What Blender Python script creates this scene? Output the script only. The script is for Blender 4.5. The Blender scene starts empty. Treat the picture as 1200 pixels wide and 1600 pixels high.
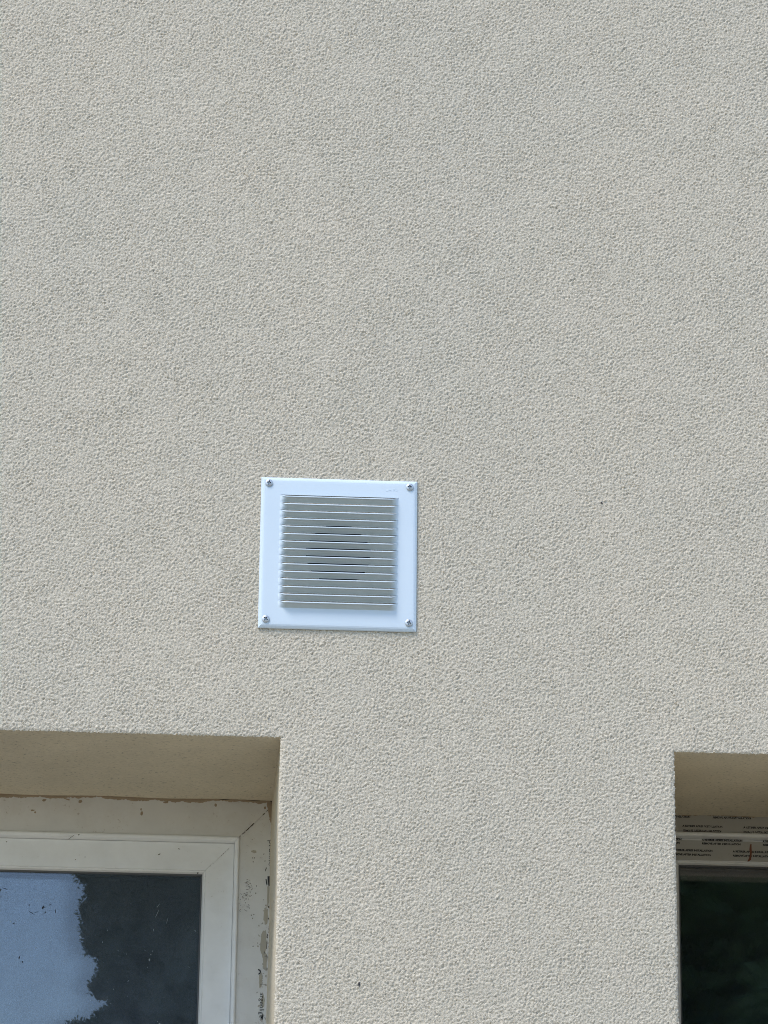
import bpy, bmesh, math, random
import numpy as np
from mathutils import Vector, Matrix

random.seed(7)
rng = np.random.default_rng(11)
scene = bpy.context.scene
COL = scene.collection

# ------------------------------------------------------------------ camera
cam_data = bpy.data.cameras.new('camera')
cam = bpy.data.objects.new('camera', cam_data)
COL.objects.link(cam)
scene.camera = cam
yaw, pitch, roll = 0.0601489, 0.3101271, 0.0122613
fwd = Vector((math.sin(yaw)*math.cos(pitch), math.cos(yaw)*math.cos(pitch), math.sin(pitch)))
rt0 = Vector((math.cos(yaw), -math.sin(yaw), 0))
up0 = rt0.cross(fwd)
rt = math.cos(roll)*rt0 + math.sin(roll)*up0
up = -math.sin(roll)*rt0 + math.cos(roll)*up0
m = Matrix((rt, up, -fwd)).transposed().to_4x4()
m.translation = Vector((-0.176561, -3.887768, 1.510672))
cam.matrix_world = m
cam_data.sensor_fit = 'AUTO'
cam_data.sensor_width = 36.0
cam_data.lens = 5000/1600*36.0
cam_data.clip_start = 0.05
cam_data.clip_end = 3000

# ------------------------------------------------------------------ light
SUN = Vector((-0.42, -0.40, 0.80)).normalized()      # towards the sun
world = bpy.data.worlds.new('World')
scene.world = world
world.use_nodes = True
wn = world.node_tree
bg = wn.nodes['Background']
sky = wn.nodes.new('ShaderNodeTexSky')
sky.sky_type = 'NISHITA'
sky.sun_disc = False
sky.sun_elevation = math.asin(SUN.z)
sky.sun_rotation = math.atan2(SUN.x, SUN.y)
sky.air_density = 1.0
sky.dust_density = 0.35
wn.links.new(sky.outputs[0], bg.inputs[0])
bg.inputs[1].default_value = 0.11
sl = bpy.data.lights.new('sun', 'SUN')
sl.energy = 1.25
sl.angle = math.radians(24)
sl.color = (1.0, 0.95, 0.88)
so = bpy.data.objects.new('sun', sl)
so.rotation_euler = SUN.to_track_quat('Z', 'Y').to_euler()
so.location = SUN*30
COL.objects.link(so)
vs = scene.view_settings
vs.view_transform = 'Standard'
vs.look = 'None'
vs.gamma = 1.0
vs.use_curve_mapping = False
vs.exposure = 1.06
scene.cycles.use_denoising = True
scene.cycles.denoising_prefilter = 'NONE'
scene.cycles.filter_width = 0.95
scene.cycles.max_bounces = 10
scene.cycles.caustics_reflective = False
scene.cycles.caustics_refractive = False

# ------------------------------------------------------------------ helpers
def tag(o, label=None, cat=None, group=None, kind=None):
    if label: o['label'] = label
    if cat: o['category'] = cat
    if group: o['group'] = group
    if kind: o['kind'] = kind
    return o

def empty(name, loc=(0, 0, 0)):
    o = bpy.data.objects.new(name, None)
    o.location = loc
    o.empty_display_size = 0.1
    COL.objects.link(o)
    return o

def link(name, me, mat=None, parent=None, smooth=False):
    o = bpy.data.objects.new(name, me)
    COL.objects.link(o)
    if mat: me.materials.append(mat)
    if parent:
        o.parent = parent
    if smooth:
        me.polygons.foreach_set('use_smooth', np.ones(len(me.polygons), dtype=bool))
    return o

def mesh(name, verts, faces):
    me = bpy.data.meshes.new(name)
    me.from_pydata([tuple(v) for v in verts], [], [tuple(f) for f in faces])
    me.update()
    return me

def mesh_np(name, co, quads):
    """fast quad mesh from numpy arrays"""
    me = bpy.data.meshes.new(name)
    n, k = len(co), len(quads)
    me.vertices.add(n)
    me.vertices.foreach_set('co', np.asarray(co, np.float32).ravel())
    me.loops.add(k*4)
    me.loops.foreach_set('vertex_index', np.asarray(quads, np.int32).ravel())
    me.polygons.add(k)
    me.polygons.foreach_set('loop_start', np.arange(0, k*4, 4, dtype=np.int32))
    me.polygons.foreach_set('loop_total', np.full(k, 4, dtype=np.int32))
    me.update(calc_edges=True)
    return me

def box(name, x0, x1, y0, y1, z0, z1, mat, parent=None, inward=False):
    v = [(x, y, z) for x in (x0, x1) for y in (y0, y1) for z in (z0, z1)]
    f = [(0, 1, 3, 2), (4, 6, 7, 5), (0, 4, 5, 1), (2, 3, 7, 6), (0, 2, 6, 4), (1, 5, 7, 3)]
    if inward: f = [q[::-1] for q in f]
    return link(name, mesh(name, v, f), mat, parent)

# ------------------------------------------------------------------ materials
def mat_new(name):
    mt = bpy.data.materials.new(name)
    mt.use_nodes = True
    nt = mt.node_tree
    return mt, nt, nt.nodes['Principled BSDF']

def N(nt, t, **kw):
    n = nt.nodes.new(t)
    for k, v in kw.items():
        if k in n.inputs: n.inputs[k].default_value = v
        else: setattr(n, k, v)
    return n

def noise(nt, vec, scale, detail=2.0, rough=0.5):
    n = nt.nodes.new('ShaderNodeTexNoise')
    n.inputs['Scale'].default_value = scale
    n.inputs['Detail'].default_value = detail
    n.inputs['Roughness'].default_value = rough
    nt.links.new(vec, n.inputs['Vector'])
    return n.outputs['Fac']

def ramp(nt, fac, stops):
    r = nt.nodes.new('ShaderNodeValToRGB')
    cr = r.color_ramp
    while len(cr.elements) < len(stops): cr.elements.new(0.5)
    for e, (p, c) in zip(cr.elements, stops):
        e.position = p
        e.color = (*c, 1) if len(c) == 3 else c
    nt.links.new(fac, r.inputs[0])
    return r.outputs[0]

def mix(nt, fac, a, b, mode='MIX'):
    n = nt.nodes.new('ShaderNodeMix')
    n.data_type = 'RGBA'
    n.blend_type = mode
    for sock, v in ((n.inputs[0], fac), (n.inputs[6], a), (n.inputs[7], b)):
        if isinstance(v, (int, float)): sock.default_value = v
        elif isinstance(v, tuple): sock.default_value = (*v, 1)
        else: nt.links.new(v, sock)
    return n.outputs[2]

def objco(nt):
    return nt.nodes.new('ShaderNodeTexCoord').outputs['Object']

def bump(nt, h, strength, dist, b):
    n = nt.nodes.new('ShaderNodeBump')
    n.inputs['Strength'].default_value = strength
    n.inputs['Distance'].default_value = dist
    nt.links.new(h, n.inputs['Height'])
    nt.links.new(n.outputs[0], b.inputs['Normal'])
    return n

def g(v): return (v, v, v)

WALL_RGB = (0.742, 0.665, 0.541)
def make_render_mat(name, fine=True, far=False):
    mt, nt, b = mat_new(name)
    co = objco(nt)
    big = ramp(nt, noise(nt, co, 2.2, 3, 0.55), [(0.3, (0.968, 0.978, 0.985)), (0.7, (1.018, 1.010, 1.0))])
    mid = ramp(nt, noise(nt, co, 16, 3, 0.6), [(0.3, (0.98, 0.985, 0.985)), (0.7, (1.018, 1.013, 1.013))])
    gr = ramp(nt, noise(nt, co, 420, 2, 0.6), [(0.3, g(0.80)), (0.7, g(1.16))])
    c = mix(nt, 1.0, WALL_RGB, big, 'MULTIPLY')
    c = mix(nt, 1.0, c, mid, 'MULTIPLY')
    c = mix(nt, 1.0, c, gr, 'MULTIPLY')
    nt.links.new(c, b.inputs['Base Color'])
    b.inputs['Roughness'].default_value = 0.92
    b.inputs['Specular IOR Level'].default_value = 0.25
    n1 = bump(nt, noise(nt, co, 620 if fine else 480, 3, 0.65), 1.0 if fine else 0.3, 0.0014 if fine else 0.0006, b)
    if far:
        n2 = nt.nodes.new('ShaderNodeBump')
        n2.inputs['Strength'].default_value = 1.0
        n2.inputs['Distance'].default_value = 0.0058
        nt.links.new(noise(nt, co, 230, 3, 0.6), n2.inputs['Height'])
        nt.links.new(n2.outputs[0], n1.inputs['Normal'])
    return mt

M_wall = make_render_mat('grainy_render')
M_wall_far = make_render_mat('grainy_render_far', True, True)

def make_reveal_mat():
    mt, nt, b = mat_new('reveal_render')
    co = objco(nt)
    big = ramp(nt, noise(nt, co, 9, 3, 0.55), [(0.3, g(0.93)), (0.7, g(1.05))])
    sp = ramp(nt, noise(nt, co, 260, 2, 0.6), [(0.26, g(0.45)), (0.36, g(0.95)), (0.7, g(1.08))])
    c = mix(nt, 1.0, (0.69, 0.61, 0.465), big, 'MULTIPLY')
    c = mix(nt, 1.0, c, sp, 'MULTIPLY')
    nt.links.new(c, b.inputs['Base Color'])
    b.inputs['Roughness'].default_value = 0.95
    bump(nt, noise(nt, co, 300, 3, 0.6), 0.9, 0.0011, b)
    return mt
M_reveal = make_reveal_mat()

def make_plate_mat():
    mt, nt, b = mat_new('white_enamel')
    co = objco(nt)
    c = ramp(nt, noise(nt, co, 14, 3), [(0.3, (0.72, 0.825, 0.92)), (0.7, (0.745, 0.845, 0.935))])
    nt.links.new(c, b.inputs['Base Color'])
    b.inputs['Roughness'].default_value = 0.32
    bump(nt, noise(nt, co, 30, 2), 0.08, 0.001, b)
    return mt
M_plate = make_plate_mat()
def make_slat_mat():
    """the same enamel with shade painted in as a greenish grey tone that thins out towards the slat ends"""
    mt, nt, b = mat_new('shaded_enamel')
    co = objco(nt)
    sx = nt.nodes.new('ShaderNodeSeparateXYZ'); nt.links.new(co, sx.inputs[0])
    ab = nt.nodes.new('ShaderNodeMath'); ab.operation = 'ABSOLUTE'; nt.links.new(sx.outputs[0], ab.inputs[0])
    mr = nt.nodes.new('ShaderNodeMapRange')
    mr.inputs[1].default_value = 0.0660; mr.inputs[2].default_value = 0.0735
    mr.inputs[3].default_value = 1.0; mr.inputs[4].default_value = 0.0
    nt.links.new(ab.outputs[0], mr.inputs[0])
    dust_or_shade = ramp(nt, noise(nt, co, 60, 4, 0.65), [(0.3, (0.54, 0.60, 0.605)), (0.7, (0.60, 0.655, 0.66))])  # mottled grey tone stands in for shade on the slat faces
    nt.links.new(mix(nt, mr.outputs[0], (0.73, 0.835, 0.925), dust_or_shade), b.inputs['Base Color'])
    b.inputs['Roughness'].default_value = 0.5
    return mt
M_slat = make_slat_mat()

def make_pvc(name, rgb, dirt=0.0, rough=0.35, dirtcol=(0.25, 0.18, 0.11), seed=0.0):
    mt, nt, b = mat_new(name)
    tc = nt.nodes.new('ShaderNodeTexCoord')
    mp = nt.nodes.new('ShaderNodeMapping')
    mp.inputs['Location'].default_value = (seed, seed*1.7, seed*0.3)
    nt.links.new(tc.outputs['Object'], mp.inputs['Vector'])
    co = mp.outputs[0]
    base = ramp(nt, noise(nt, co, 22, 4, 0.6), [(0.3, tuple(0.93*x for x in rgb)), (0.7, tuple(1.03*x for x in rgb))])
    if dirt > 0:
        d1 = ramp(nt, noise(nt, co, 170, 3, 0.65), [(0.63, g(0)), (0.72, g(1))])
        d2 = ramp(nt, noise(nt, co, 26, 4, 0.7), [(0.47, g(0)), (0.68, g(1))])
        mm = nt.nodes.new('ShaderNodeMath'); mm.operation = 'MULTIPLY'
        nt.links.new(d1, mm.inputs[0]); nt.links.new(d2, mm.inputs[1])
        m2 = nt.nodes.new('ShaderNodeMath'); m2.operation = 'MULTIPLY'
        nt.links.new(mm.outputs[0], m2.inputs[0]); m2.inputs[1].default_value = dirt
        base = mix(nt, m2.outputs[0], base, dirtcol)
        m3 = nt.nodes.new('ShaderNodeMath'); m3.operation = 'MULTIPLY'
        nt.links.new(d2, m3.inputs[0]); m3.inputs[1].default_value = dirt*0.22
        base = mix(nt, m3.outputs[0], base, (0.45, 0.38, 0.28))
    nt.links.new(base, b.inputs['Base Color'])
    b.inputs['Roughness'].default_value = rough
    bump(nt, noise(nt, co, 60, 3), 0.12, 0.001, b)
    return mt

M_pvc = make_pvc('white_pvc', (0.90, 0.905, 0.90), 0.25)
M_sash = make_pvc('sash_pvc', (0.88, 0.88, 0.865), 0.35, seed=3.1)
M_film = make_pvc('dull_film', (0.73, 0.715, 0.68), 0.75, 0.45, seed=5.3)
M_filmp = make_pvc('printed_film', (0.46, 0.445, 0.41), 0.7, 0.4, seed=9.3)
M_gasket = make_pvc('grey_rubber', (0.10, 0.105, 0.11), 0.0, 0.6)
M_seal = make_pvc('brown_filler', (0.36, 0.275, 0.185), 0.8, 0.95, (0.13, 0.085, 0.05), seed=1.2)
M_grime = make_pvc('dark_grime', (0.085, 0.07, 0.05), 0.0, 0.9)
M_ink = make_pvc('black_ink', (0.03, 0.03, 0.033), 0.0, 0.6)
M_fade = make_pvc('faded_ink', (0.24, 0.225, 0.20), 0.0, 0.8)
M_rust = make_pvc('rust_paint', (0.20, 0.062, 0.03), 0.6, 0.7, (0.08, 0.03, 0.02))
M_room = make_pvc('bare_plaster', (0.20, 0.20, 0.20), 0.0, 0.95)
M_debris = make_pvc('dark_debris', (0.03, 0.03, 0.035), 0.0, 0.8)

def make_metal(name, rgb, rough):
    mt, nt, b = mat_new(name)
    co = objco(nt)
    c = ramp(nt, noise(nt, co, 300, 2), [(0.3, tuple(.85*x for x in rgb)), (0.7, rgb)])
    nt.links.new(c, b.inputs['Base Color'])
    b.inputs['Metallic'].default_value = 1.0
    b.inputs['Roughness'].default_value = rough
    return mt
M_zinc = make_metal('zinc_steel', (0.66, 0.70, 0.74), 0.45)
M_zinc.node_tree.nodes['Principled BSDF'].inputs['Metallic'].default_value = 0.75
M_recess = make_metal('shaded_recess_steel', (0.018, 0.02, 0.026), 0.6)  # near-black colour paints in the shade inside the screw recess

def make_duct():
    mt, nt, b = mat_new('duct_plastic')
    co = objco(nt)
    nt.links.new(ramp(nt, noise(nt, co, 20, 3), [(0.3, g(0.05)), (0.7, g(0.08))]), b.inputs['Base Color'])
    b.inputs['Roughness'].default_value = 0.7
    return mt
M_duct = make_duct()

def make_glass(name, dust_or_shade, wav):
    mt, nt, b = mat_new(name)
    co = objco(nt)
    b.inputs['Base Color'].default_value = (0.95, 0.98, 0.97, 1)
    b.inputs['Roughness'].default_value = 0.0
    b.inputs['IOR'].default_value = 1.74
    b.inputs['Specular Tint'].default_value = (0.78, 0.83, 1.0, 1)     # coated double glazing
    b.inputs['Transmission Weight'].default_value = 1.0
    if wav > 0:
        bump(nt, noise(nt, co, 330, 3, 0.7), wav, 0.0004, b)
    df = nt.nodes.new('ShaderNodeBsdfDiffuse')
    df.inputs['Color'].default_value = (0.45, 0.57, 0.70, 1)
    d1 = ramp(nt, noise(nt, co, 330, 4, 0.75), [(0.30, g(dust_or_shade*0.45)), (0.5, g(dust_or_shade)), (0.66, g(dust_or_shade*1.3)), (0.78, g(min(1, dust_or_shade*2.6)))])
    d2 = ramp(nt, noise(nt, co, 34, 4, 0.7), [(0.3, g(0.78)), (0.7, g(1.25))])
    d = mix(nt, 1.0, d1, d2, 'MULTIPLY')
    ms = nt.nodes.new('ShaderNodeMixShader')
    nt.links.new(d, ms.inputs[0])
    nt.links.new(b.outputs[0], ms.inputs[1])
    nt.links.new(df.outputs[0], ms.inputs[2])
    nt.links.new(ms.outputs[0], nt.nodes['Material Output'].inputs[0])
    return mt
M_glass_out = make_glass('dusty_glass', 0.13, 0.0)
M_glass_in = make_glass('mottled_glass', 0.05, 0.010)
M_glass_clean = make_glass('clean_glass', 0.032, 0.0)

# ------------------------------------------------------------------ ground
def make_ground():
    mt, nt, b = mat_new('pale_gravel')
    co = objco(nt)
    c = ramp(nt, noise(nt, co, 0.8, 6, 0.6), [(0.3, (0.29, 0.275, 0.225)), (0.7, (0.38, 0.355, 0.295))])
    c2 = ramp(nt, noise(nt, co, 40, 4, 0.7), [(0.3, g(0.8)), (0.7, g(1.15))])
    nt.links.new(mix(nt, 1.0, c, c2, 'MULTIPLY'), b.inputs['Base Color'])
    b.inputs['Roughness'].default_value = 0.95
    bump(nt, noise(nt, co, 40, 4, 0.7), 0.5, 0.02, b)
    return mt
gv, gf = [], []
S = [-900, -200, -40, -12, -4, 0, 4, 12, 40, 200, 900]
for y in S:
    for x in S: gv.append((x, y, 0))
n = len(S)
for j in range(n-1):
    for i in range(n-1): gf.append((j*n+i, j*n+i+1, (j+1)*n+i+1, (j+1)*n+i))
ground = link('ground', mesh('ground', gv, gf), make_ground())
tag(ground, 'pale gravel ground in front of the house wall', kind='structure')

# ------------------------------------------------------------------ wall
LX, LZ = -0.0682, 2.4599          # right jamb and head of the wide window opening
RX, RZ = 0.4266, 2.4547           # left jamb and head of the other opening
L0, R1, SILL, SILR = -1.27, 0.70, 1.15, 2.05  # second opening: unseen far jamb and sill drawn close to darken its reveal
GX, GZ = 0.0, 2.7                 # vent centre
STEP = 0.0013

def axis(breaks, dense0, dense1, far0, far1, dense_step, coarse):
    pts = sorted(set([far0, far1, dense0, dense1] + breaks))
    out = [pts[0]]
    for a, b in zip(pts[:-1], pts[1:]):
        st = dense_step if (a >= dense0-1e-9 and b <= dense1+1e-9) else coarse
        k = max(1, int(round((b-a)/st)))
        out += list(np.linspace(a, b, k+1)[1:])
    return np.array(out)

DX0, DX1, DZ0, DZ1 = -0.50, 0.60, 2.06, 3.54
xs = axis([L0, LX, RX, R1], DX0, DX1, -5.0, 5.0, STEP, 0.12)
zs = axis([SILL, SILR, LZ, RZ], DZ0, DZ1, 0.0, 6.0, STEP, 0.12)

# stone-grain height tile, made from filtered noise
TN = 1200
def spectrum(lo, hi, seed):
    r = np.random.default_rng(seed)
    f = np.fft.rfft2(r.standard_normal((TN, TN)))
    ky = np.fft.fftfreq(TN)[:, None]/STEP
    kx = np.fft.rfftfreq(TN)[None, :]/STEP
    k = np.sqrt(kx*kx+ky*ky)+1e-9
    h = np.exp(-(k/hi)**2)*(1-np.exp(-(k/lo)**2))
    o = np.fft.irfft2(f*h, (TN, TN))
    return o/o.std()
a1 = spectrum(135, 370, 1)       # grains of 3 to 5 mm
a2 = spectrum(220, 420, 2)      # finer crumbs
a3 = spectrum(4, 14, 3)         # slow trowel waves
amp = 1.0 + 0.05*spectrum(4, 16, 4)
b1 = spectrum(125, 370, 21)
b2 = spectrum(135, 390, 22)
H = 0.42*a1 + 0.34*a2 + 0.75*(np.minimum(np.abs(b1), 1.1)-0.6) - 0.55*np.clip(np.abs(b2)-0.9, 0, 1.2)
H = H/H.std()*0.72
H = H*np.clip(amp, 0.5, 1.5)*0.00076 + a3*0.00004
X, Z = np.meshgrid(xs, zs)
ix = np.round(X/STEP).astype(int) % TN
iz = np.round(Z/STEP).astype(int) % TN
def edge_fade(v, a, b): return np.clip(np.minimum(v-a, b-v)/0.003, 0, 1)
Y = -H[iz, ix]*edge_fade(X, DX0, DX1)*edge_fade(Z, DZ0, DZ1)     # relief is modelled where the photo looks
# rounded, ragged arrises
def arris(X, Z, Y):
    jag = (a1[iz, ix]*0.55+a2[iz, ix]*0.3)*0.0008
    for ex, s, z1, z0 in ((LX, 1, LZ, SILL), (RX, -1, RZ, SILR)):
        d = (X-ex)*s
        near = (d >= -1e-6) & (d < 0.02) & (Z < z1+0.001) & (Z > z0)
        Y = np.where(near, Y + 0.0022*np.exp(-np.clip(d, 0, 1)/0.0018), Y)
        onb = (np.abs(d) < 1e-6) & (Z < z1+1e-6) & (Z > z0)
        X = np.where(onb, X + jag*0.6, X)
    for x0, x1, z1 in ((L0, LX, LZ), (RX, R1, RZ)):
        d = Z-z1
        near = (d >= -1e-6) & (d < 0.02) & (X > x0) & (X < x1)
        Y = np.where(near, Y + 0.0009*np.exp(-np.clip(d, 0, 1)/0.0016), Y)
        onb = (np.abs(d) < 1e-6) & (X > x0-1e-6) & (X < x1+1e-6)
        Z = np.where(onb, Z + jag*0.9 + 0.0006*np.clip(b2[iz, ix]-1.5, 0, 2), Z)
    return X, Z, Y
X2, Z2, Y2 = arris(X, Z, Y)
nx, nz = len(xs), len(zs)
xc = 0.5*(xs[:-1]+xs[1:])[None, :]
zc = 0.5*(zs[:-1]+zs[1:])[:, None]
keep = ~((xc > L0) & (xc < LX) & (zc > SILL) & (zc < LZ))
keep &= ~((xc > RX) & (xc < R1) & (zc > SILR) & (zc < RZ))
keep &= ((xc-GX)**2 + (zc-GZ)**2) > 0.041**2
jj, ii = np.nonzero(keep)
q = np.stack([jj*nx+ii, jj*nx+ii+1, (jj+1)*nx+ii+1, (jj+1)*nx+ii], 1)
used = np.zeros(nx*nz, bool); used[q.ravel()] = True
idx = np.cumsum(used)-1
co = np.stack([X2.ravel(), Y2.ravel(), Z2.ravel()], 1)[used]
wall = link('rendered_wall', mesh_np('rendered_wall', co, idx[q]), M_wall, None, True)
wall.data.materials.append(M_wall_far)
xf, zf = xc.ravel()[ii], zc.ravel()[jj]
wall.data.polygons.foreach_set('material_index', (1-((xf > DX0) & (xf < DX1) & (zf > DZ0) & (zf < DZ1))).astype(np.int32))
tag(wall, 'beige house wall in grainy textured render around the white vent', 'wall')

DEP = 0.372
def strip_from(line, name, ys, mat, wav):
    """surface running back from an arris line (list of xyz)"""
    line = np.asarray(line)
    k = len(line)
    vs_, fs_ = [], []
    for r, y in enumerate(ys):
        for p in range(k):
            t = 1.0 if r == 0 else max(0.0, 0.6-r/3)
            c = line[p].copy()
            base = wav(p)
            cc = base*(1-t) + c*t
            cc[1] = line[p][1] if r == 0 else y
            vs_.append(cc)
    for r in range(len(ys)-1):
        for p in range(k-1):
            fs_.append((r*k+p, r*k+p+1, (r+1)*k+p+1, (r+1)*k+p))
    return link(name, mesh(name, vs_, fs_), mat, wall, True)

ys = [0, 0.004, 0.01, 0.03, 0.08, 0.15, 0.22, 0.30, DEP]
izL = int(np.argmin(np.abs(zs-LZ))); izR = int(np.argmin(np.abs(zs-RZ)))
ixL = int(np.argmin(np.abs(xs-LX))); ixR = int(np.argmin(np.abs(xs-RX)))
iS = int(np.argmin(np.abs(zs-SILL))); iT = int(np.argmin(np.abs(zs-SILR))); iL0 = int(np.argmin(np.abs(xs-L0))); iR1 = int(np.argmin(np.abs(xs-R1)))
def arr(j, i): return np.array([X2[j, i], Y2[j, i], Z2[j, i]])
for (zi, a, b, zz) in ((izL, iL0, ixL, LZ), (izR, ixR, iR1, RZ)):
    ln = [arr(zi, i) for i in range(a, b+1)]
    strip_from(ln, 'soffit', ys, M_reveal, lambda p, ln=ln, zz=zz: np.array([ln[p][0]+(0.003 if p == len(ln)-1 else -0.003 if p == 0 else 0), 0, zz+0.0006*math.sin(ln[p][0]*37)]))
for (xi, zi, xx, i0) in ((ixL, izL, LX, iS), (ixR, izR, RX, iT), (iL0, izL, L0, iS), (iR1, izR, R1, iT)):
    ln = [arr(j, xi) for j in range(i0, zi+1)]
    strip_from(ln, 'jamb', ys, M_reveal, lambda p, ln=ln, xx=xx: np.array([xx+0.0006*math.sin(ln[p][2]*31), 0, ln[p][2]+(0.003 if p == len(ln)-1 else 0)]))
for (a, b, zz) in ((L0, LX, SILL), (RX, R1, SILR)):
    box('window_sill', a, b, -0.03, DEP, zz-0.04, zz, M_reveal, wall)
# dark slit and speck in the render
def blob(name, x, z, w, h, mat, parent, y=-0.0012, t=0.0008, nseg=9, rot=0.0, rag=0.25):
    v, f = [], []
    for s in range(nseg):
        an = 2*math.pi*s/nseg
        r = 1+random.uniform(-rag, rag)
        px, pz = w/2*r*math.cos(an), h/2*r*math.sin(an)
        v.append((x+px*math.cos(rot)-pz*math.sin(rot), y, z+px*math.sin(rot)+pz*math.cos(rot)))
    for s in range(nseg): v.append((v[s][0], y+t, v[s][2]))
    f.append(tuple(range(nseg))[::-1])
    f += [(s, (s+1) % nseg, nseg+(s+1) % nseg, nseg+s) for s in range(nseg)]
    return link(name, mesh(name, v, f), mat, parent)
blob('slit_mark', 0.0341, 2.1530, 0.0021, 0.0068, M_debris, wall, rag=0.1)
blob('dark_speck', 0.3376, 2.7799, 0.0024, 0.0020, M_debris, wall)

# ------------------------------------------------------------------ room behind the windows
def sheet_holes(y, holes, x0, x1, z0, z1):
    ax = sorted(set([x0, x1]+[h for q in holes for h in q[:2]]))
    az = sorted(set([z0, z1]+[h for q in holes for h in q[2:]]))
    v = [(x, y, z) for z in az for x in ax]
    f = []
    for j in range(len(az)-1):
        for i in range(len(ax)-1):
            cx, cz = (ax[i]+ax[i+1])/2, (az[j]+az[j+1])/2
            if any(h[0] < cx < h[1] and h[2] < cz < h[3] for h in holes): continue
            k = len(ax)
            f.append((j*k+i, j*k+i+1, (j+1)*k+i+1, (j+1)*k+i))
    return v, f
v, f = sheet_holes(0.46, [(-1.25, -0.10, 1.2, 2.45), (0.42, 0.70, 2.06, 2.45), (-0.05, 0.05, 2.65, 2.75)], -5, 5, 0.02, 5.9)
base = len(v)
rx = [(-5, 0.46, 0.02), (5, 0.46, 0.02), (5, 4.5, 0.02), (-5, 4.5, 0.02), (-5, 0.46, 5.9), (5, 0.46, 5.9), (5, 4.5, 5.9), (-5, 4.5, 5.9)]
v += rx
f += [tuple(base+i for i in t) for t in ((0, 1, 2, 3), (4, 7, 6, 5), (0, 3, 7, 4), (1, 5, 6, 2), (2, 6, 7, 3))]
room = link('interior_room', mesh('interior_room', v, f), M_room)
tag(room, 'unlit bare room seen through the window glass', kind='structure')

# ------------------------------------------------------------------ vent grille
vent = empty('vent_grille', (GX, 0, GZ))
vent.rotation_euler = (0, -0.0012, 0)
tag(vent, 'square white louvred vent plate screwed to the beige rendered wall', 'vent')
FY = -0.0050                       # front of the plate
ZW, ZH, ZO = 0.0760, 0.0750, 0.0015     # louvre field half width, half height, offset
def plate_mesh():
    hw = 0.1
    # ring of quads: rim back, rim edge, chamfer, flat, hole
    def ring(x0, x1, z0, z1, y, r=0.0, n=4):
        pts = []
        if r <= 0:
            return [(x0, y, z0), (x1, y, z0), (x1, y, z1), (x0, y, z1)]
    vv = []
    for e, y in ((0, -0.0004), (0, -0.0022), (0.0008, -0.0032), (0.0030, -0.0045), (0.0048, FY), (0.0075, FY-0.0001)):
        vv += ring(-hw+e, hw-e, -hw+e, hw-e, y)
    vv += ring(-ZW, ZW, ZO-ZH, ZO+ZH, FY-0.0001)
    vv += ring(-ZW, ZW, ZO-ZH, ZO+ZH, FY+0.0010)
    fs = []
    for k in range(7):
        for i in range(4):
            j = (i+1) % 4
            fs.append((k*4+i, k*4+j, (k+1)*4+j, (k+1)*4+i))
    return mesh('face_plate', vv, fs)
pl = link('face_plate', plate_mesh(), M_plate, vent)

def louvre_mesh():
    Hc, D, DROP, T, RB = 0.0096, 0.0070, 0.0031, 0.0007, 0.00108
    nu = 64
    us = [-ZW + 2*ZW*(0.5-0.5*math.cos(math.pi*i/nu)) for i in range(nu+1)]
    outer = [(0, 0), (0.05, 0.01), (0.13, 0.07), (0.25, 0.21), (0.4, 0.40), (0.56, 0.58), (0.72, 0.75), (0.86, 0.89)]
    def E(x):
        d = min(1.0, max(0.0, (ZW-abs(x))/0.0090))
        return (0.5-0.5*math.cos(d*math.pi))**0.75
    v, f = [], []
    for x in us:
        e = E(x)
        h = Hc-DROP*e
        sec = [(s*h, D*e*o) for s, o in outer]
        zc_, oc = h-RB*e, D*e*1.0                     # rolled lip
        rb = RB*(0.25+0.75*e)
        for an in (-50, -15, 20, 55, 90, 125, 160):
            t = math.radians(an)
            sec.append((zc_+rb*math.sin(t), oc-0.3*rb+rb*math.cos(t)))
        for s, o in reversed(outer):
            sec.append((s*h*0.97+T*0.3*e, D*e*o-T))
        v += [(x, -o, z) for z, o in sec]
    m_ = len(sec)
    for i in range(nu):
        for j in range(m_-1):
            a = i*m_+j
            f.append((a, a+m_, a+m_+1, a+1))
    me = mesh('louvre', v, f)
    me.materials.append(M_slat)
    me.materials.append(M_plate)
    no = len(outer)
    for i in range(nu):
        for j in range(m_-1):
            if no+1 <= j <= no+6: me.polygons[i*(m_-1)+j].material_index = 1     # rolled lip keeps the paler plate enamel, no painted shade
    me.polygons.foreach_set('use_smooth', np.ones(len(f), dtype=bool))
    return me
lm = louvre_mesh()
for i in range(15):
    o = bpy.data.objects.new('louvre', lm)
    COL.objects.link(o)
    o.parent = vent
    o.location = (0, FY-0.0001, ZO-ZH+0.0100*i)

def star_r(an):
    """four pointed drive recess outline"""
    t = abs(((an/(math.pi/2)) % 1.0)-0.5)*2          # 1 on the arms, 0 between
    return 0.00145+0.00185*t**1.6
def dome(r): return -0.0015*math.sqrt(max(0, 1-(r/0.0049)**2))-0.0008
NA, RH = 64, 0.0047
def screw_mesh():
    v, f = [], []
    K = 8
    for k in range(K+1):
        for a in range(NA):
            an = 2*math.pi*a/NA
            r0 = star_r(an)
            r = r0+(RH-r0)*k/K
            v.append((r*math.cos(an), dome(r), r*math.sin(an)))
    for a in range(NA):
        an = 2*math.pi*a/NA
        v.append((RH*math.cos(an), 0.0003, RH*math.sin(an)))
    for k in range(K+1):
        for a in range(NA):
            b = (a+1) % NA
            f.append((k*NA+a, k*NA+b, (k+1)*NA+b, (k+1)*NA+a))
    me = mesh('screw', v, f)
    me.materials.append(M_zinc)
    return me
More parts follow.
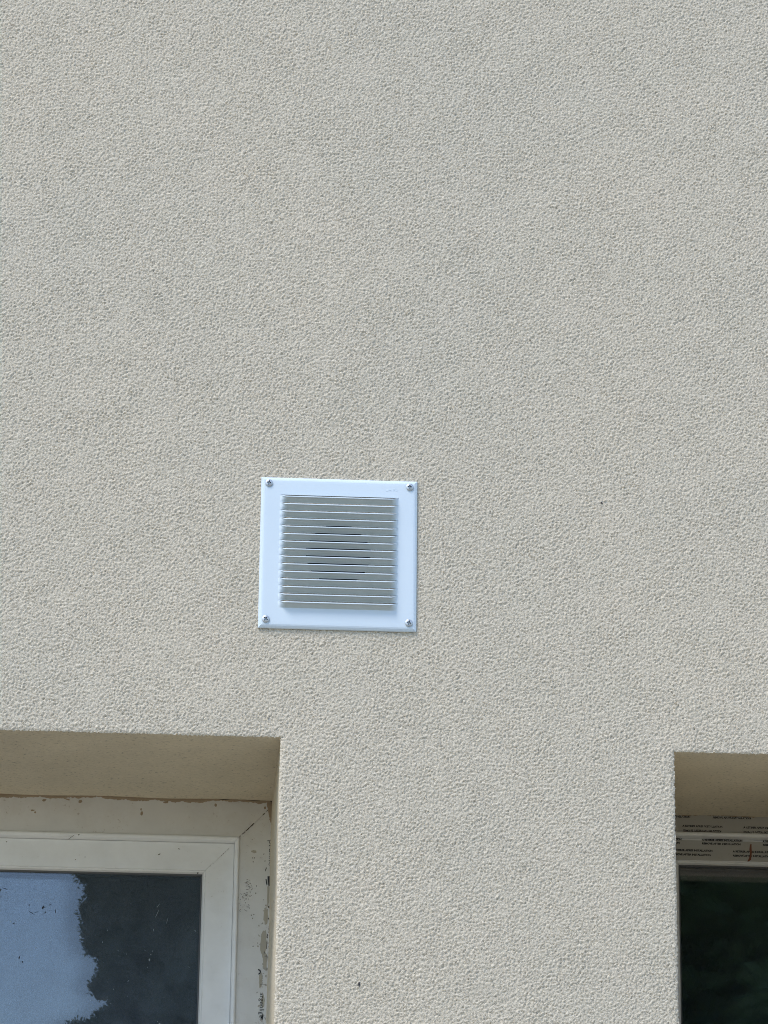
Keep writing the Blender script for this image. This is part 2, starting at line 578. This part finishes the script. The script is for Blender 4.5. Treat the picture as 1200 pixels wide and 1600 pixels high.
def recess_mesh():
    v, f = [], []
    for k, (sc_, y) in enumerate(((1.0, None), (0.8, 0.0004), (0.35, 0.0018))):
        for a in range(NA):
            an = 2*math.pi*a/NA
            r = star_r(an)
            v.append((r*sc_*math.cos(an), dome(r)+0.00001 if y is None else y, r*sc_*math.sin(an)))
    for k in range(2):
        for a in range(NA):
            b = (a+1) % NA
            f.append((k*NA+a, (k+1)*NA+a, (k+1)*NA+b, k*NA+b))
    f.append(tuple(range(2*NA, 3*NA)))
    me = mesh('recess', v, f)
    me.materials.append(M_recess)
    return me
sm, rm = screw_mesh(), recess_mesh()
for x, z, r in ((-0.0902, 0.0915, 0.22), (0.0900, 0.0913, 0.02), (-0.0905, -0.0890, 0.62), (0.0902, -0.0892, 0.28)):
    o = bpy.data.objects.new('screw', sm)
    COL.objects.link(o)
    o.parent = vent
    o.location = (x, FY-0.0001, z)
    o.rotation_euler = (0, r, 0)
    o2 = bpy.data.objects.new('recess', rm)
    COL.objects.link(o2)
    o2.parent = o
# worn raised mark near the upper right screw, unreadable
mv, mf = [], []
def stroke(x0, z0, x1, z1, w, y):
    d = Vector((x1-x0, z1-z0)); d.normalize()
    nrm = Vector((-d.y, d.x))*w/2
    k = len(mv)
    for (px, pz) in ((x0, z0), (x1, z1)):
        for s in (-1, 1): mv.append((px+nrm.x*s, y, pz+nrm.y*s))
    for (px, pz) in ((x0, z0), (x1, z1)):
        for s in (-1, 1): mv.append((px+nrm.x*s*1.4, y+0.0004, pz+nrm.y*s*1.4))
    mf.extend([(k, k+2, k+3, k+1), (k, k+1, k+5, k+4), (k+2, k+6, k+7, k+3), (k, k+4, k+6, k+2), (k+1, k+3, k+7, k+5)])
bx, bz = 0.0600, 0.0850
for st in ((0, 0, .0022, .0009), (.0022, .0009, .0040, .0013), (.0034, .0022, .0046, .0009), (.0046, .0009, .0058, .0024),
           (.0058, .0024, .0062, .0006), (.0086, .0030, .0088, -.0004), (.0088, .0028, .0106, .0024), (.0106, .0024, .0098, .0010),
           (.0112, .0028, .0128, .0026), (.0116, .0010, .0132, .0008), (.0134, .0020, .0140, -.0004)):
    stroke(bx+st[0], bz+st[1], bx+st[2], bz+st[3], 0.00045, FY-0.00035)
link('embossed_mark', mesh('embossed_mark', mv, mf), M_plate, vent)
# duct behind the plate
dv, df_ = [], []
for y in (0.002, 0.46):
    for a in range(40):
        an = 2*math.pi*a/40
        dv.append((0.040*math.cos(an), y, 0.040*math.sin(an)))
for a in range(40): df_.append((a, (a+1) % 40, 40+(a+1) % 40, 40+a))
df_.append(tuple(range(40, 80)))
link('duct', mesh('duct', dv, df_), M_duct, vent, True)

# ------------------------------------------------------------------ windows
FP = 0.365                          # outer face of the frames
def bars(name, rect, profile, mat, parent, sides='TRBL', gap=0.00016):
    """four mitred bars; profile = closed polygon of (w inward, h towards the viewer)"""
    x0, x1, z0, z1 = rect
    made = []
    for s in sides:
        v, f = [], []
        n = len(profile)
        for end in (0, 1):
            for w, h in profile:
                e = w+gap
                if s in 'TB':
                    x = x0+e if end == 0 else x1-e
                    z = z1-w if s == 'T' else z0+w
                else:
                    z = z0+e if end == 0 else z1-e
                    x = x1-w if s == 'R' else x0+w
                v.append((x, FP-h, z))
        for i in range(n):
            j = (i+1) % n
            f.append((i, j, n+j, n+i))
        f.append(tuple(range(n)))
        f.append(tuple(range(n, 2*n))[::-1])
        me = mesh(name, v, f)
        bm = bmesh.new(); bm.from_mesh(me)
        bmesh.ops.recalc_face_normals(bm, faces=bm.faces)
        bm.to_mesh(me); bm.free()
        made.append(link(name, me, mat, parent))
    return made

def window(rect, label, wb, film_sides, filmmat, gout, gin, tilt):
    w = empty('window', ((rect[0]+rect[1])/2, 0, rect[2]))
    off = Matrix.Translation(-w.location)
    tag(w, label, 'window')
    parts = {}
    fr = [(0, 0), (0.0693, 0), (0.0698, 0.0024), (0.0706, 0.0036), (0.0720, 0.0040), (0.0742, 0.0037), (0.0752, 0.0026), (0.0756, 0.0008),
          (0.0760, -0.0134), (0.0850, -0.0134), (0.0850, -0.06), (0, -0.06)]
    parts['frame'] = bars('outer_frame', rect, fr, M_pvc, w)
    sh = [(0.0765, -0.0125), (0.0770, -0.0119), (wb-0.0006, -0.0117), (wb, -0.0122), (wb+0.0001, -0.0134), (wb+0.0008, -0.0128), (wb+0.0026, -0.0145), (wb+0.0042, -0.0185),
          (wb+0.0042, -0.062), (0.0853, -0.062), (0.0853, -0.0130), (0.0765, -0.0130)]
    parts['sash'] = bars('sash', rect, sh, M_sash, w)
    gk = [(wb+0.0043, -0.0200), (wb+0.0062, -0.0212), (wb+0.0066, -0.0235), (wb+0.0066, -0.05), (wb+0.0043, -0.05)]
    parts['gasket'] = bars('gasket', rect, gk, M_gasket, w)
    fl = [(0.004, 0.0001), (0.004, 0.0004), (0.0688, 0.0004), (0.0690, 0.0001)]
    parts['film'] = bars('protective_film', rect, fl, filmmat, w, film_sides)
    e = wb+0.0060
    x0, x1, z0, z1 = rect[0]+e, rect[1]-e, rect[2]+e, rect[3]-e
    p1 = box('glass_pane', x0, x1, FP+0.0240, FP+0.0280, z0, z1, gout, w)
    # second pane a little out of parallel
    cx, cz = (x0+x1)/2, (z0+z1)/2
    me = p1.data.copy()
    me.materials.clear()
    p2 = bpy.data.objects.new('glass_pane', me)
    COL.objects.link(p2); me.materials.append(gin); p2.parent = w
    me.transform(Matrix.Translation((-cx, -(FP+0.026), -cz)))
    me.transform(Matrix.Rotation(tilt[1], 4, 'X') @ Matrix.Rotation(tilt[0], 4, 'Z'))
    me.transform(Matrix.Translation((cx, FP+0.026+0.020, cz)))
    sp = [(e, -0.0282), (wb+0.0080, -0.0282), (wb+0.0080, -0.0438), (e, -0.0438)]
    parts['spacer'] = bars('spacer_bar', rect, sp, M_gasket, w)
    for o in w.children:
        o.data.transform(off)
    parts['root'] = w
    return parts

def to_local(o, root):
    """mesh authored in world space under a part of a window: move into the window's own space"""
    o.data.transform(Matrix.Translation(-root.location))

LRECT = (-1.30, -0.0407, 1.11, 2.4789)
RRECT = (0.378, 0.748, 2.01, 2.5011)
WL = window(LRECT, 'wide white window with dirty frame, sky and tree mirrored in its blue glass', 0.1140, 'TRBL', M_film, M_glass_out, M_glass_in, (0.0031, 0.0004))
WR = window(RRECT, 'dark window with black text printed on the film of its frame', 0.1070, 'TRBL', M_filmp, M_glass_clean, M_glass_clean, (0.001, 0.0))

# sash film of the printed window
sf = [(0.0785, -0.0116), (0.0785, -0.0113), (0.1060, -0.0113), (0.1062, -0.0116)]
fsash = bars('protective_film', RRECT, sf, M_filmp, WR['root'])
for o in fsash: to_local(o, WR['root'])

# ---- printed lettering
def text_mesh(txt, size, bold=0.0, space=1.0, worn=0.0):
    cu = bpy.data.curves.new('txt', 'FONT')
    cu.body = txt
    cu.size = size
    cu.offset = bold
    cu.space_character = space
    cu.resolution_u = 2
    ob = bpy.data.objects.new('txt', cu)
    COL.objects.link(ob)
    dg = bpy.context.evaluated_depsgraph_get()
    me = bpy.data.meshes.new_from_object(ob.evaluated_get(dg))
    bpy.data.objects.remove(ob)
    bpy.data.curves.remove(cu)
    if worn > 0:
        bm = bmesh.new(); bm.from_mesh(me)
        kill = [fc for fc in bm.faces if random.random() < worn]
        bmesh.ops.delete(bm, geom=kill, context='FACES')
        bm.to_mesh(me); bm.free()
    return me

def printed(txt, x, z, y, size, film, root, mat=None, width=None, rot=0.0, worn=0.0, clip=None, bold=0.00021, name='printed_text'):
    me = text_mesh(txt, size, bold, 1.0, worn)
    if width:
        xsv = [v.co.x for v in me.vertices]
        s = width/(max(xsv)-min(xsv))
        me.transform(Matrix.Diagonal((s, 1, 1, 1)))
    me.transform(Matrix.Rotation(math.pi/2, 4, 'X'))
    me.transform(Matrix.Rotation(rot, 4, 'Y'))
    me.transform(Matrix.Translation((x, y, z)))
    o = link(name, me, mat or M_ink, film)
    to_local(o, root)
    return o

ftop = WR['film'][0]
stop = fsash[0]
A_, B_ = 'A RETIRER APRES INSTALLATION', 'REMOVE AFTER INSTALLATION'
def rx_(px): return 0.4873+(px-1060)*0.000882
yf, ysf = FP-0.0006, FP+0.0113-0.0003
SZ = 0.0036
PER = 0.0838
def row(zt, start_px, txt, width, film, y, worn=0.0, n=6, first=-1):
    for k in range(first, n):
        x = rx_(start_px)+k*PER
        if x+width < 0.47 or x > 0.66: continue
        printed(txt, x, zt, y, SZ, film, WR['root'], width=width, worn=worn)
row(2.4512, 1113, B_, 0.053, ftop, yf, 0.12)
row(2.4384, 1066, A_, 0.0555, ftop, yf, 0.15)
row(2.4322, 1066, B_, 0.053, ftop, yf, 0.3)
dsh = 0.0038                       # the sash stands further back
row(2.4184+dsh, 1098, A_, 0.0560, stop, ysf, 0.03)
row(2.4134+dsh, 1098, B_, 0.0530, stop, ysf, 0.03)
row(2.4034+dsh, 1146, A_, 0.0560, stop, ysf, 0.03)
row(2.3975+dsh, 1146, B_, 0.0530, stop, ysf, 0.08)

def polyplate(name, pts, y, t, mat, parent, root, bevel=True):
    """thin irregular plate standing t proud of the plane y"""
    n = len(pts)
    v = [(p[0], y-t, p[1]) for p in pts]+[(p[0], y+0.0003, p[1]) for p in pts]
    f = [tuple(range(n))]
    f += [(i, n+i, n+(i+1) % n, (i+1) % n) for i in range(n)]
    me = mesh(name, v, f)
    bm = bmesh.new(); bm.from_mesh(me)
    bmesh.ops.recalc_face_normals(bm, faces=bm.faces)
    bmesh.ops.triangulate(bm, faces=bm.faces)
    bm.to_mesh(me); bm.free()
    o = link(name, me, mat, parent)
    to_local(o, root)
    return o

# rust coloured streak on the printed film
rs = [(0.5866, 2.4132+dsh), (0.5878, 2.4158+dsh), (0.5890, 2.4150+dsh), (0.5889, 2.4100+dsh), (0.5891, 2.4040+dsh), (0.5885, 2.3980+dsh),
      (0.5878, 2.3935+dsh), (0.5846, 2.3912+dsh), (0.5829, 2.3908+dsh), (0.5832, 2.3925+dsh), (0.5852, 2.3955+dsh), (0.5864, 2.4010+dsh), (0.5859, 2.4075+dsh)]
polyplate('rust_streak', rs, ysf, 0.0005, M_rust, stop, WR['root'])

def ribbon(name, path, wfun, y, t, mat, parent, root, vertical=False, seg=120, jag=0.0007):
    """ragged bead along a straight line; wfun(s) gives (upper, lower) offsets"""
    (x0, z0), (x1, z1) = path
    v, f = [], []
    for i in range(seg+1):
        s = i/seg
        x, z = x0+(x1-x0)*s, z0+(z1-z0)*s
        a, b = wfun(s)
        a += random.uniform(-jag, jag)*0.5; b += random.uniform(-jag, jag)
        tt = t*random.uniform(0.6, 1.2)
        for k, (o, yy) in enumerate(((a, y-tt*0.9), ((a+b)*0.5, y-tt), (b*0.9+a*0.1, y-tt*0.5), (b, y+0.0002))):
            if vertical: v.append((x+o, yy, z))
            else: v.append((x, yy, z+o))
    for i in range(seg):
        for k in range(3):
            a = i*4+k
            f.append((a, a+1, a+5, a+4))
    o = link(name, mesh(name, v, f), mat, parent, True)
    to_local(o, root)
    return o

def wob(s, amps, ph=0.0):
    return sum(a*math.sin(k*s*6.283+ph*k) for k, a in amps)
ftL, frL = WL['film'][0], WL['film'][1]
yl = FP-0.0004
ribbon('filler_smear', ((-0.50, 2.4605), (-0.066, 2.4605)),
       lambda s: (0.001, -0.0042+wob(s, ((2, 0.0012), (5, 0.0009), (11, 0.0007), (23, 0.0005)), 1.3)), yl, 0.0015, M_seal, ftL, WL['root'], seg=260)
ribbon('filler_smear', ((-0.0662, 2.462), (-0.0655, 2.08)),
       lambda s: (0.001, -0.0016-0.0075*math.exp(-((s-0.015)/0.055)**2)+wob(s, ((3, 0.0004), (7, 0.0004), (13, 0.0004)), 0.4)),
       yl, 0.0012, M_seal, frL, WL['root'], vertical=True, seg=220)
ribbon('filler_smear', ((0.44, 2.4555), (0.70, 2.4555)),
       lambda s: (0.001, -0.0010+wob(s, ((3, 0.0006), (9, 0.0004)), 0.4)), FP-0.0004, 0.0010, M_seal, ftop, WR['root'], seg=160)
# grime along the step of the printed frame
for (a, b, z, hh) in ((1066, 1125, 2.4318, 0.0016), (1055, 1068, 2.4300, 0.0030), (1150, 1158, 2.4312, 0.0012), (1163, 1184, 2.4312, 0.0014), (1196, 1210, 2.4310, 0.0012)):
    pts = []
    k = 14
    xa, xb = rx_(a), rx_(b)
    for i in range(k+1):
        pts.append((xa+(xb-xa)*i/k, z+hh*random.uniform(0.1, 0.6)*(math.sin(math.pi*i/k)**.5+.1)))
    for i in range(k, -1, -1):
        pts.append((xa+(xb-xa)*i/k, z-hh*random.uniform(0.1, 0.6)*(math.sin(math.pi*i/k)**.5+.1)))
    polyplate('grime_smear', pts, FP-0.0004, 0.0004, M_grime if hh < 0.0025 else M_seal, ftop, WR['root'])

def flecks(name, spots, y, mat, parent, root, t=0.0004):
    v, f = [], []
    for (x, z, w, h, r) in spots:
        k = len(v); n = 7
        ring = []
        for s in range(n):
            an = 2*math.pi*s/n; q_ = 1+random.uniform(-0.35, 0.35)
            px, pz = w/2*q_*math.cos(an), h/2*q_*math.sin(an)
            ring.append((x+px*math.cos(r)-pz*math.sin(r), z+px*math.sin(r)+pz*math.cos(r)))
        v += [(p[0], y-t, p[1]) for p in ring]+[(p[0], y+0.0003, p[1]) for p in ring]
        f.append(tuple(range(k, k+n))[::-1])
        f += [(k+s, k+(s+1) % n, k+n+(s+1) % n, k+n+s) for s in range(n)]
    o = link(name, mesh(name, v, f), mat, parent)
    to_local(o, root)
    tag(o, kind='stuff')
    return o

# source-plane helper numbers: frame plane of the wide window
def lx(px): return -0.1107+(px-374)*0.000884
def lz(px, py): return 2.4089-(py-1308-0.036*(px-374))*0.000874
def sp(px, py, w, h, r=0.0): return (lx(px), lz(px, py), w, h, r)

# dark dirt caught in the mitre joints
mit = []
for i in range(26):
    s = random.random()
    a = 0.001+0.040*s
    mit.append((-0.1107+a+random.uniform(-.0003, .0003), 2.4089+a+random.uniform(-.0003, .0003), 0.0014+0.0018*random.random(), 0.0007+0.0006*random.random(), math.pi/4))
flecks('mitre_dirt', mit, yl-0.0001, M_grime, frL, WL['root'])
mit = []
for i in range(12):
    a = random.choice((0.006, 0.010, 0.022, 0.024, 0.026, 0.031))*random.uniform(0.9, 1.1)
    mit.append((-0.1547+a, 2.3649+a, 0.0012, 0.0006, math.pi/4))
flecks('mitre_dirt', mit, FP+0.0117, M_fade, WL['sash'][1], WL['root'])

# worn maker's print running down the right bar of the wide window
printed('profine', lx(419.6), lz(420, 1313), yl-0.0003, 0.0105, frL, WL['root'], width=0.0345, rot=math.pi/2, worn=0.02, bold=-0.00005)
def P(*pts): return [(lx(a), lz(a, b)) for a, b in pts]
for pts in (P((418.3, 1370), (424.2, 1369.6), (424, 1374), (421.6, 1385.5), (419.6, 1384), (418.6, 1376)),
            P((415.4, 1374), (416.9, 1374), (418.5, 1383), (417.6, 1384.4), (416.4, 1381)),
            P((415.2, 1362.5), (414.6, 1360), (416, 1356), (417, 1356.5), (416, 1360)),
            P((421, 1300.3), (423.6, 1301), (424.4, 1302.8), (422.8, 1302.6))):
    polyplate('printed_arrow', pts, yl-0.0001, 0.0002, M_ink, frL, WL['root'])
printed('argenlige', lx(411.2), lz(411, 1549), yl-0.0003, 0.0085, frL, WL['root'], width=0.0335, rot=math.pi/2, worn=0.06, bold=0.0)
for pts in (P((407.2, 1513), (409.2, 1513.4), (411.4, 1515.4), (412, 1518.6), (410.4, 1521), (407.8, 1521.6), (408.2, 1519.6), (410, 1518.4), (409.6, 1516), (407.6, 1515)),
            P((412.6, 1588.4), (416.2, 1581.6), (417.4, 1584), (415.6, 1591.6)),
            P((419.6, 1459.6), (420.7, 1459.6), (420.9, 1466), (419.9, 1466)),
            P((419.2, 1472), (420.2, 1472), (420.0, 1482.5), (419.2, 1482.5))):
    polyplate('printed_arrow', pts, yl-0.0001, 0.0002, M_ink, frL, WL['root'])
printed('uric', lx(410.5), lz(411, 1527), yl-0.0003, 0.0085, frL, WL['root'], mat=M_fade, rot=math.pi/2, worn=0.3, bold=-0.0001)
# flecks of worn ink and plaster on the frame
sps = []
for i in range(70):
    sps.append(sp(random.gauss(389, 3.5), random.uniform(1374, 1424), random.uniform(.0005, .0013), random.uniform(.0005, .0016), random.random()*3))
for i in range(16):
    sps.append(sp(random.gauss(379, 3), random.uniform(1385, 1428), random.uniform(.0005, .001), random.uniform(.0005, .001), 0))
for px, py in ((395, 1341), (398, 1341), (396, 1347), (414, 1346), (401, 1396), (402, 1385), (412, 1335), (395, 1430), (397, 1435), (399, 1429), (399, 1478)):
    sps.append(sp(px, py, .0014, .0018, random.random()*3))
flecks('ink_flecks', sps, yl-0.0001, M_fade, frL, WL['root'])
sps = []
for px, py, w, h in ((58, 1263, .0060, .0026), (62, 1266, .0035, .0025), (224, 1269, .0045, .0060), (223, 1263, .002, .004), (337, 1257, .0035, .0045), (75, 1247, .006, .003),
                     (130, 1250, .006, .004), (260, 1252, .008, .003), (110, 1246, .010, .002), (416, 1252, .005, .004), (423, 1251, .004, .004), (412, 1262, .003, .004)):
    sps.append(sp(px, py, w, h, random.uniform(-.3, .3)))
flecks('dirt_flecks', sps, yl-0.0001, M_seal, ftL, WL['root'])
sps = []
for px, py, w, h in ((421, 1252, .003, .0025), (423, 1255, .002, .002), (350, 1249, .012, .0007), (395, 1250.5, .016, .0009), (426, 1280, .0012, .009), (421, 1418, .0015, .0024), (421, 1436, .0015, .003), (423, 1447, .001, .003)):
    sps.append(sp(px, py, w, h, 0.0))
flecks('dirt_flecks', sps, yl-0.0013, M_grime, frL, WL['root'])
sps = []
for i in range(46):
    pxx = random.choice((random.uniform(404, 421), random.uniform(412, 420)))
    sps.append(sp(pxx, random.uniform(1400, 1600), random.uniform(.0006, .003), random.uniform(.0008, .004), random.random()))
flecks('plaster_flecks', sps, yl-0.0001, make_pvc('plaster_dust', (0.46, 0.43, 0.37), 0.5, 0.9), frL, WL['root'])
M_plast = make_pvc('dried_plaster', (0.47, 0.43, 0.35), 0.6, 0.95, seed=7.7)
for cx_, cy_, w_, h_ in ((417, 1432, 7, 34), (414.5, 1474, 9, 44), (417.5, 1500, 7, 30), (411.5, 1530, 6, 26), (416, 1562, 5, 22), (420, 1400, 4, 40), (396.5, 1331, 9, 5)):
    pts = []
    for i in range(18):
        an = 2*math.pi*i/18
        q_ = random.uniform(.65, 1.15)
        a_, b_ = cx_+w_/2*q_*math.cos(an), cy_+h_/2*q_*math.sin(an)
        pts.append((lx(a_), lz(a_, b_)))
    polyplate('plaster_smear', pts, yl, 0.0003, M_plast, frL, WL['root'])
# specks on the sash and a hair crack in the lip
ysash = FP+0.0117
sps = [(lx(px), lz(px, py)+0.0036, w, h, r) for px, py, w, h, r in ((20, 1313, .002, .0012, 0), (126, 1342, .0012, .0012, 0), (140, 1338, .0015, .001, 0), (253, 1335, .004, .0012, .5), (283, 1327, .003, .0008, -.4), (312, 1365, .003, .0018, 0))]
flecks('dirt_flecks', sps, ysash, M_grime, WL['sash'][0], WL['root'])
o = flecks('hairline_crack', [(lx(119), lz(119, 1306), .0115, .0005, .62), (lx(130), lz(130, 1302.6), .002, .0018, 0)], FP-0.0040, M_grime, WL['frame'][0], WL['root'])
del o['kind']
# bits stuck on the glass
def gz(px, py): return lz(px, py)+0.0070
sps = [(lx(px)*1.0, gz(px, py), w, h, r) for px, py, w, h, r in ((79, 1417, .0022, .0050, -.6), (3.5, 1433, .0020, .0062, -.6), (47, 1494, .0018, .0036, -.4), (52, 1501, .0016, .0022, 0),
       (58, 1413, .0012, .0020, 0), (83, 1425, .0010, .004, -.6), (98, 1423, .0010, .005, 0), (36, 1441, .0028, .0014, 0), (9, 1441, .002, .003, -.7),
       (62, 1425, .008, .0006, -.5), (70, 1424, .006, .0005, .2), (80, 1418, .008, .0005, .5), (90, 1413, .006, .0005, .2), (12, 1390, .006, .003, .6), (20, 1387, .006, .0008, -.3))]
flecks('debris', sps, FP+0.0238, M_debris, WL['root'].children[[c.name.startswith('glass_pane') for c in WL['root'].children].index(True)], WL['root'])
M_dust = make_pvc('pale_dust', (0.40, 0.43, 0.45), 0.0, 0.9)
sps = []
for px, py, w, h, r in ((243, 1500, .002, .004, 0), (245, 1492, .0012, .002, 0), (247, 1487, .001, .002, 0), (252, 1430, .0006, .012, -.4), (254, 1416, .0006, .006, -.6), (268, 1440, .0006, .007, -.2), (248, 1454, .001, .003, 0)):
    sps.append((lx(px), gz(px, py), w, h, r))
for i in range(34):
    sps.append((lx(random.uniform(0, 312)), gz(150, random.uniform(1385, 1600)), random.uniform(.0004, .0009), random.uniform(.0004, .003), random.uniform(-1.5, 1.5)))
flecks('dust_flecks', sps, FP+0.0238, M_dust, WL['root'].children[[c.name.startswith('glass_pane') for c in WL['root'].children].index(True)], WL['root'])

# ------------------------------------------------------------------ trees across the yard, mirrored in the glass
def make_leaf(name, c0, c1):
    mt, nt, b = mat_new(name)
    gi = nt.nodes.new('ShaderNodeObjectInfo')
    co = objco(nt)
    c = ramp(nt, noise(nt, co, 2.5, 3), [(0.3, c0), (0.7, c1)])
    nt.links.new(c, b.inputs['Base Color'])
    b.inputs['Roughness'].default_value = 0.6
    tr = nt.nodes.new('ShaderNodeBsdfTranslucent')
    nt.links.new(c, tr.inputs['Color'])
    ms = nt.nodes.new('ShaderNodeMixShader')
    ms.inputs[0].default_value = 0.55
    nt.links.new(b.outputs[0], ms.inputs[1]); nt.links.new(tr.outputs[0], ms.inputs[2])
    nt.links.new(ms.outputs[0], nt.nodes['Material Output'].inputs[0])
    return mt
def make_bark():
    mt, nt, b = mat_new('bark')
    co = objco(nt)
    nt.links.new(ramp(nt, noise(nt, co, 14, 4), [(0.3, (0.06, 0.045, 0.03)), (0.7, (0.14, 0.11, 0.08))]), b.inputs['Base Color'])
    b.inputs['Roughness'].default_value = 0.95
    bump(nt, noise(nt, co, 25, 4), 0.6, 0.02, b)
    return mt
M_bark = make_bark()
M_needle = make_leaf('conifer_needles', (0.03, 0.06, 0.028), (0.06, 0.10, 0.042))
M_leaf = make_leaf('broad_leaves', (0.10, 0.19, 0.07), (0.26, 0.38, 0.15))

def limb(verts, faces, p0, p1, r0, r1, n=7):
    d = (p1-p0); L = d.length; d = d/L
    a = d.orthogonal().normalized(); b = d.cross(a)
    k = len(verts)
    for p, r in ((p0, r0), (p1, r1)):
        for s in range(n):
            an = 2*math.pi*s/n
            verts.append(tuple(p+a*(r*math.cos(an))+b*(r*math.sin(an))))
    for s in range(n): faces.append((k+s, k+(s+1) % n, k+n+(s+1) % n, k+n+s))

def tree(name, x, y, h, label, mat, lobes, count, leafl, leafw, droop, seed, zone, dens, core=0.90):
    r = np.random.default_rng(seed)
    root = empty(name, (x, y, 0))
    tag(root, label, 'tree')
    tv, tf = [], []
    p = Vector((0, 0, -0.1))
    for i in range(8):
        q2 = Vector((r.normal(0, .05), r.normal(0, .05), h*0.86*(i+1)/8))
        limb(tv, tf, p, q2, 0.16*(1-i/9.0)+.01, 0.16*(1-(i+1)/9.0)+.01)
        p = q2
    lv, lf = [], []
    def wt(l): return l[3]*l[4]*l[5]*(dens if (3.2 < l[2] < 5.4 and l[0] < zone) else 0.35)
    tot = sum(wt(l) for l in lobes)
    for (cx, cy, cz, rx_r, ry_r, rz_r) in lobes:
        limb(tv, tf, Vector((0, 0, max(0.4, cz-rz_r*0.9))), Vector((cx, cy, cz)), 0.06, 0.015, 5)
        k = int(count*wt((cx, cy, cz, rx_r, ry_r, rz_r))/tot)
        nl, nm = 10, 14                              # dense inner foliage
        for a in range(nl):
            for b in range(nm):
                qd4 = []
                for (aa, bb) in ((a, b), (a, b+1), (a+1, b+1), (a+1, b)):
                    th, ph = math.pi*aa/nl, 2*math.pi*(bb % nm)/nm
                    w_ = core+0.05*math.sin(3*ph+cx*5+aa)+0.06*math.sin(5*th+cz*3)
                    qd4.append((cx+rx_r*w_*math.sin(th)*math.cos(ph), cy+ry_r*w_*math.sin(th)*math.sin(ph), cz+rz_r*w_*math.cos(th)))
                lv.append(np.array(qd4))
        u = r.normal(size=(k, 3)); u /= np.linalg.norm(u, axis=1)[:, None]
        rad = 0.86+0.13*r.random(k)**1.3+0.03*np.abs(r.normal(size=k))
        c = np.array([cx, cy, cz])+u*rad[:, None]*np.array([rx_r, ry_r, rz_r])
        d = u*np.array([1, 1, 0.5])+r.normal(size=(k, 3))*0.5+np.array([0, 0, droop])
        d /= np.linalg.norm(d, axis=1)[:, None]
        s = np.cross(d, r.normal(size=(k, 3))); s /= np.linalg.norm(s, axis=1)[:, None]
        ln = leafl*(0.6+0.8*r.random(k))[:, None]; wd = leafw*(0.6+0.8*r.random(k))[:, None]
        lv.append(np.stack([c, c+d*ln*0.5+s*wd*0.5, c+d*ln, c+d*ln*0.5-s*wd*0.5], 1).reshape(-1, 3))
    co_ = np.concatenate(lv)
    qd = np.arange(len(co_)).reshape(-1, 4)
    link('trunk', mesh('trunk', tv, tf), M_bark, root)
    link('crown', mesh_np('crown', co_, qd), mat, root)
    return root

con = []
cr = np.random.default_rng(5)
for i in range(34):
    z = 0.9+7.6*i/33
    R_ = 1.08*(1-((z-3.2)/6.6)**2 if z > 3.2 else 1)
    R_ = max(0.25, R_)
    for k in range(3):
        an = cr.random()*6.283
        rr = R_*0.62*cr.random()**.3
        con.append((rr*math.cos(an), rr*math.sin(an), z+cr.normal(0, .1), R_*0.48*cr.uniform(.7, 1.15), R_*0.48*cr.uniform(.7, 1.15), 0.5))
con += [(-1.01, 0, 4.84, .37, .34, .42), (-0.92, 0.05, 4.34, .36, .34, .36), (-1.0, 0, 3.86, .37, .34, .33), (-1.33, 0, 4.62, .07, .08, .09), (-1.30, 0, 4.45, .07, .08, .08), (-1.27, 0, 4.22, .06, .08, .07), (-1.36, 0, 4.86, .09, .08, .10), (-1.34, 0, 4.53, .05, .08, .05), (-1.38, 0, 3.98, .07, .08, .07), (-0.6, 0, 4.7, .5, .4, .5), (-0.6, 0, 4.0, .5, .4, .5), (-0.95, 0, 3.2, .42, .4, .5), (-0.95, 0, 5.6, .36, .35, .5), (-.3, -.2, 4.4, .6, .5, .9), (.2, -.2, 4.4, .6, .5, .9)]
tree('conifer_tree', 0.65, -12.0, 8.8, 'tall dark conifer mirrored as a dark shape in the wide window', M_needle, con, 190000, 0.024, 0.009, 0.35, 3, -0.75, 14)
bl = [(dx, dy, dz, .75, .75, .6) for dx in (-.9, -.2, .5) for dy in (-.3, .3) for dz in (3.3, 4.0, 4.7, 5.4)]
for i in range(44):
    an = cr.random()*6.283
    rr = 2.0*cr.random()**.5
    bl.append((rr*math.cos(an), rr*math.sin(an), cr.uniform(2.2, 6.6), cr.uniform(.6, 1.0), cr.uniform(.6, 1.0), cr.uniform(.45, .8)))
tree('leafy_tree', 2.95, -12.4, 7.6, 'leafy green tree faintly mirrored in the dark printed window', M_leaf, bl, 50000, 0.10, 0.06, -0.1, 8, 0.6, 3, 0.68)
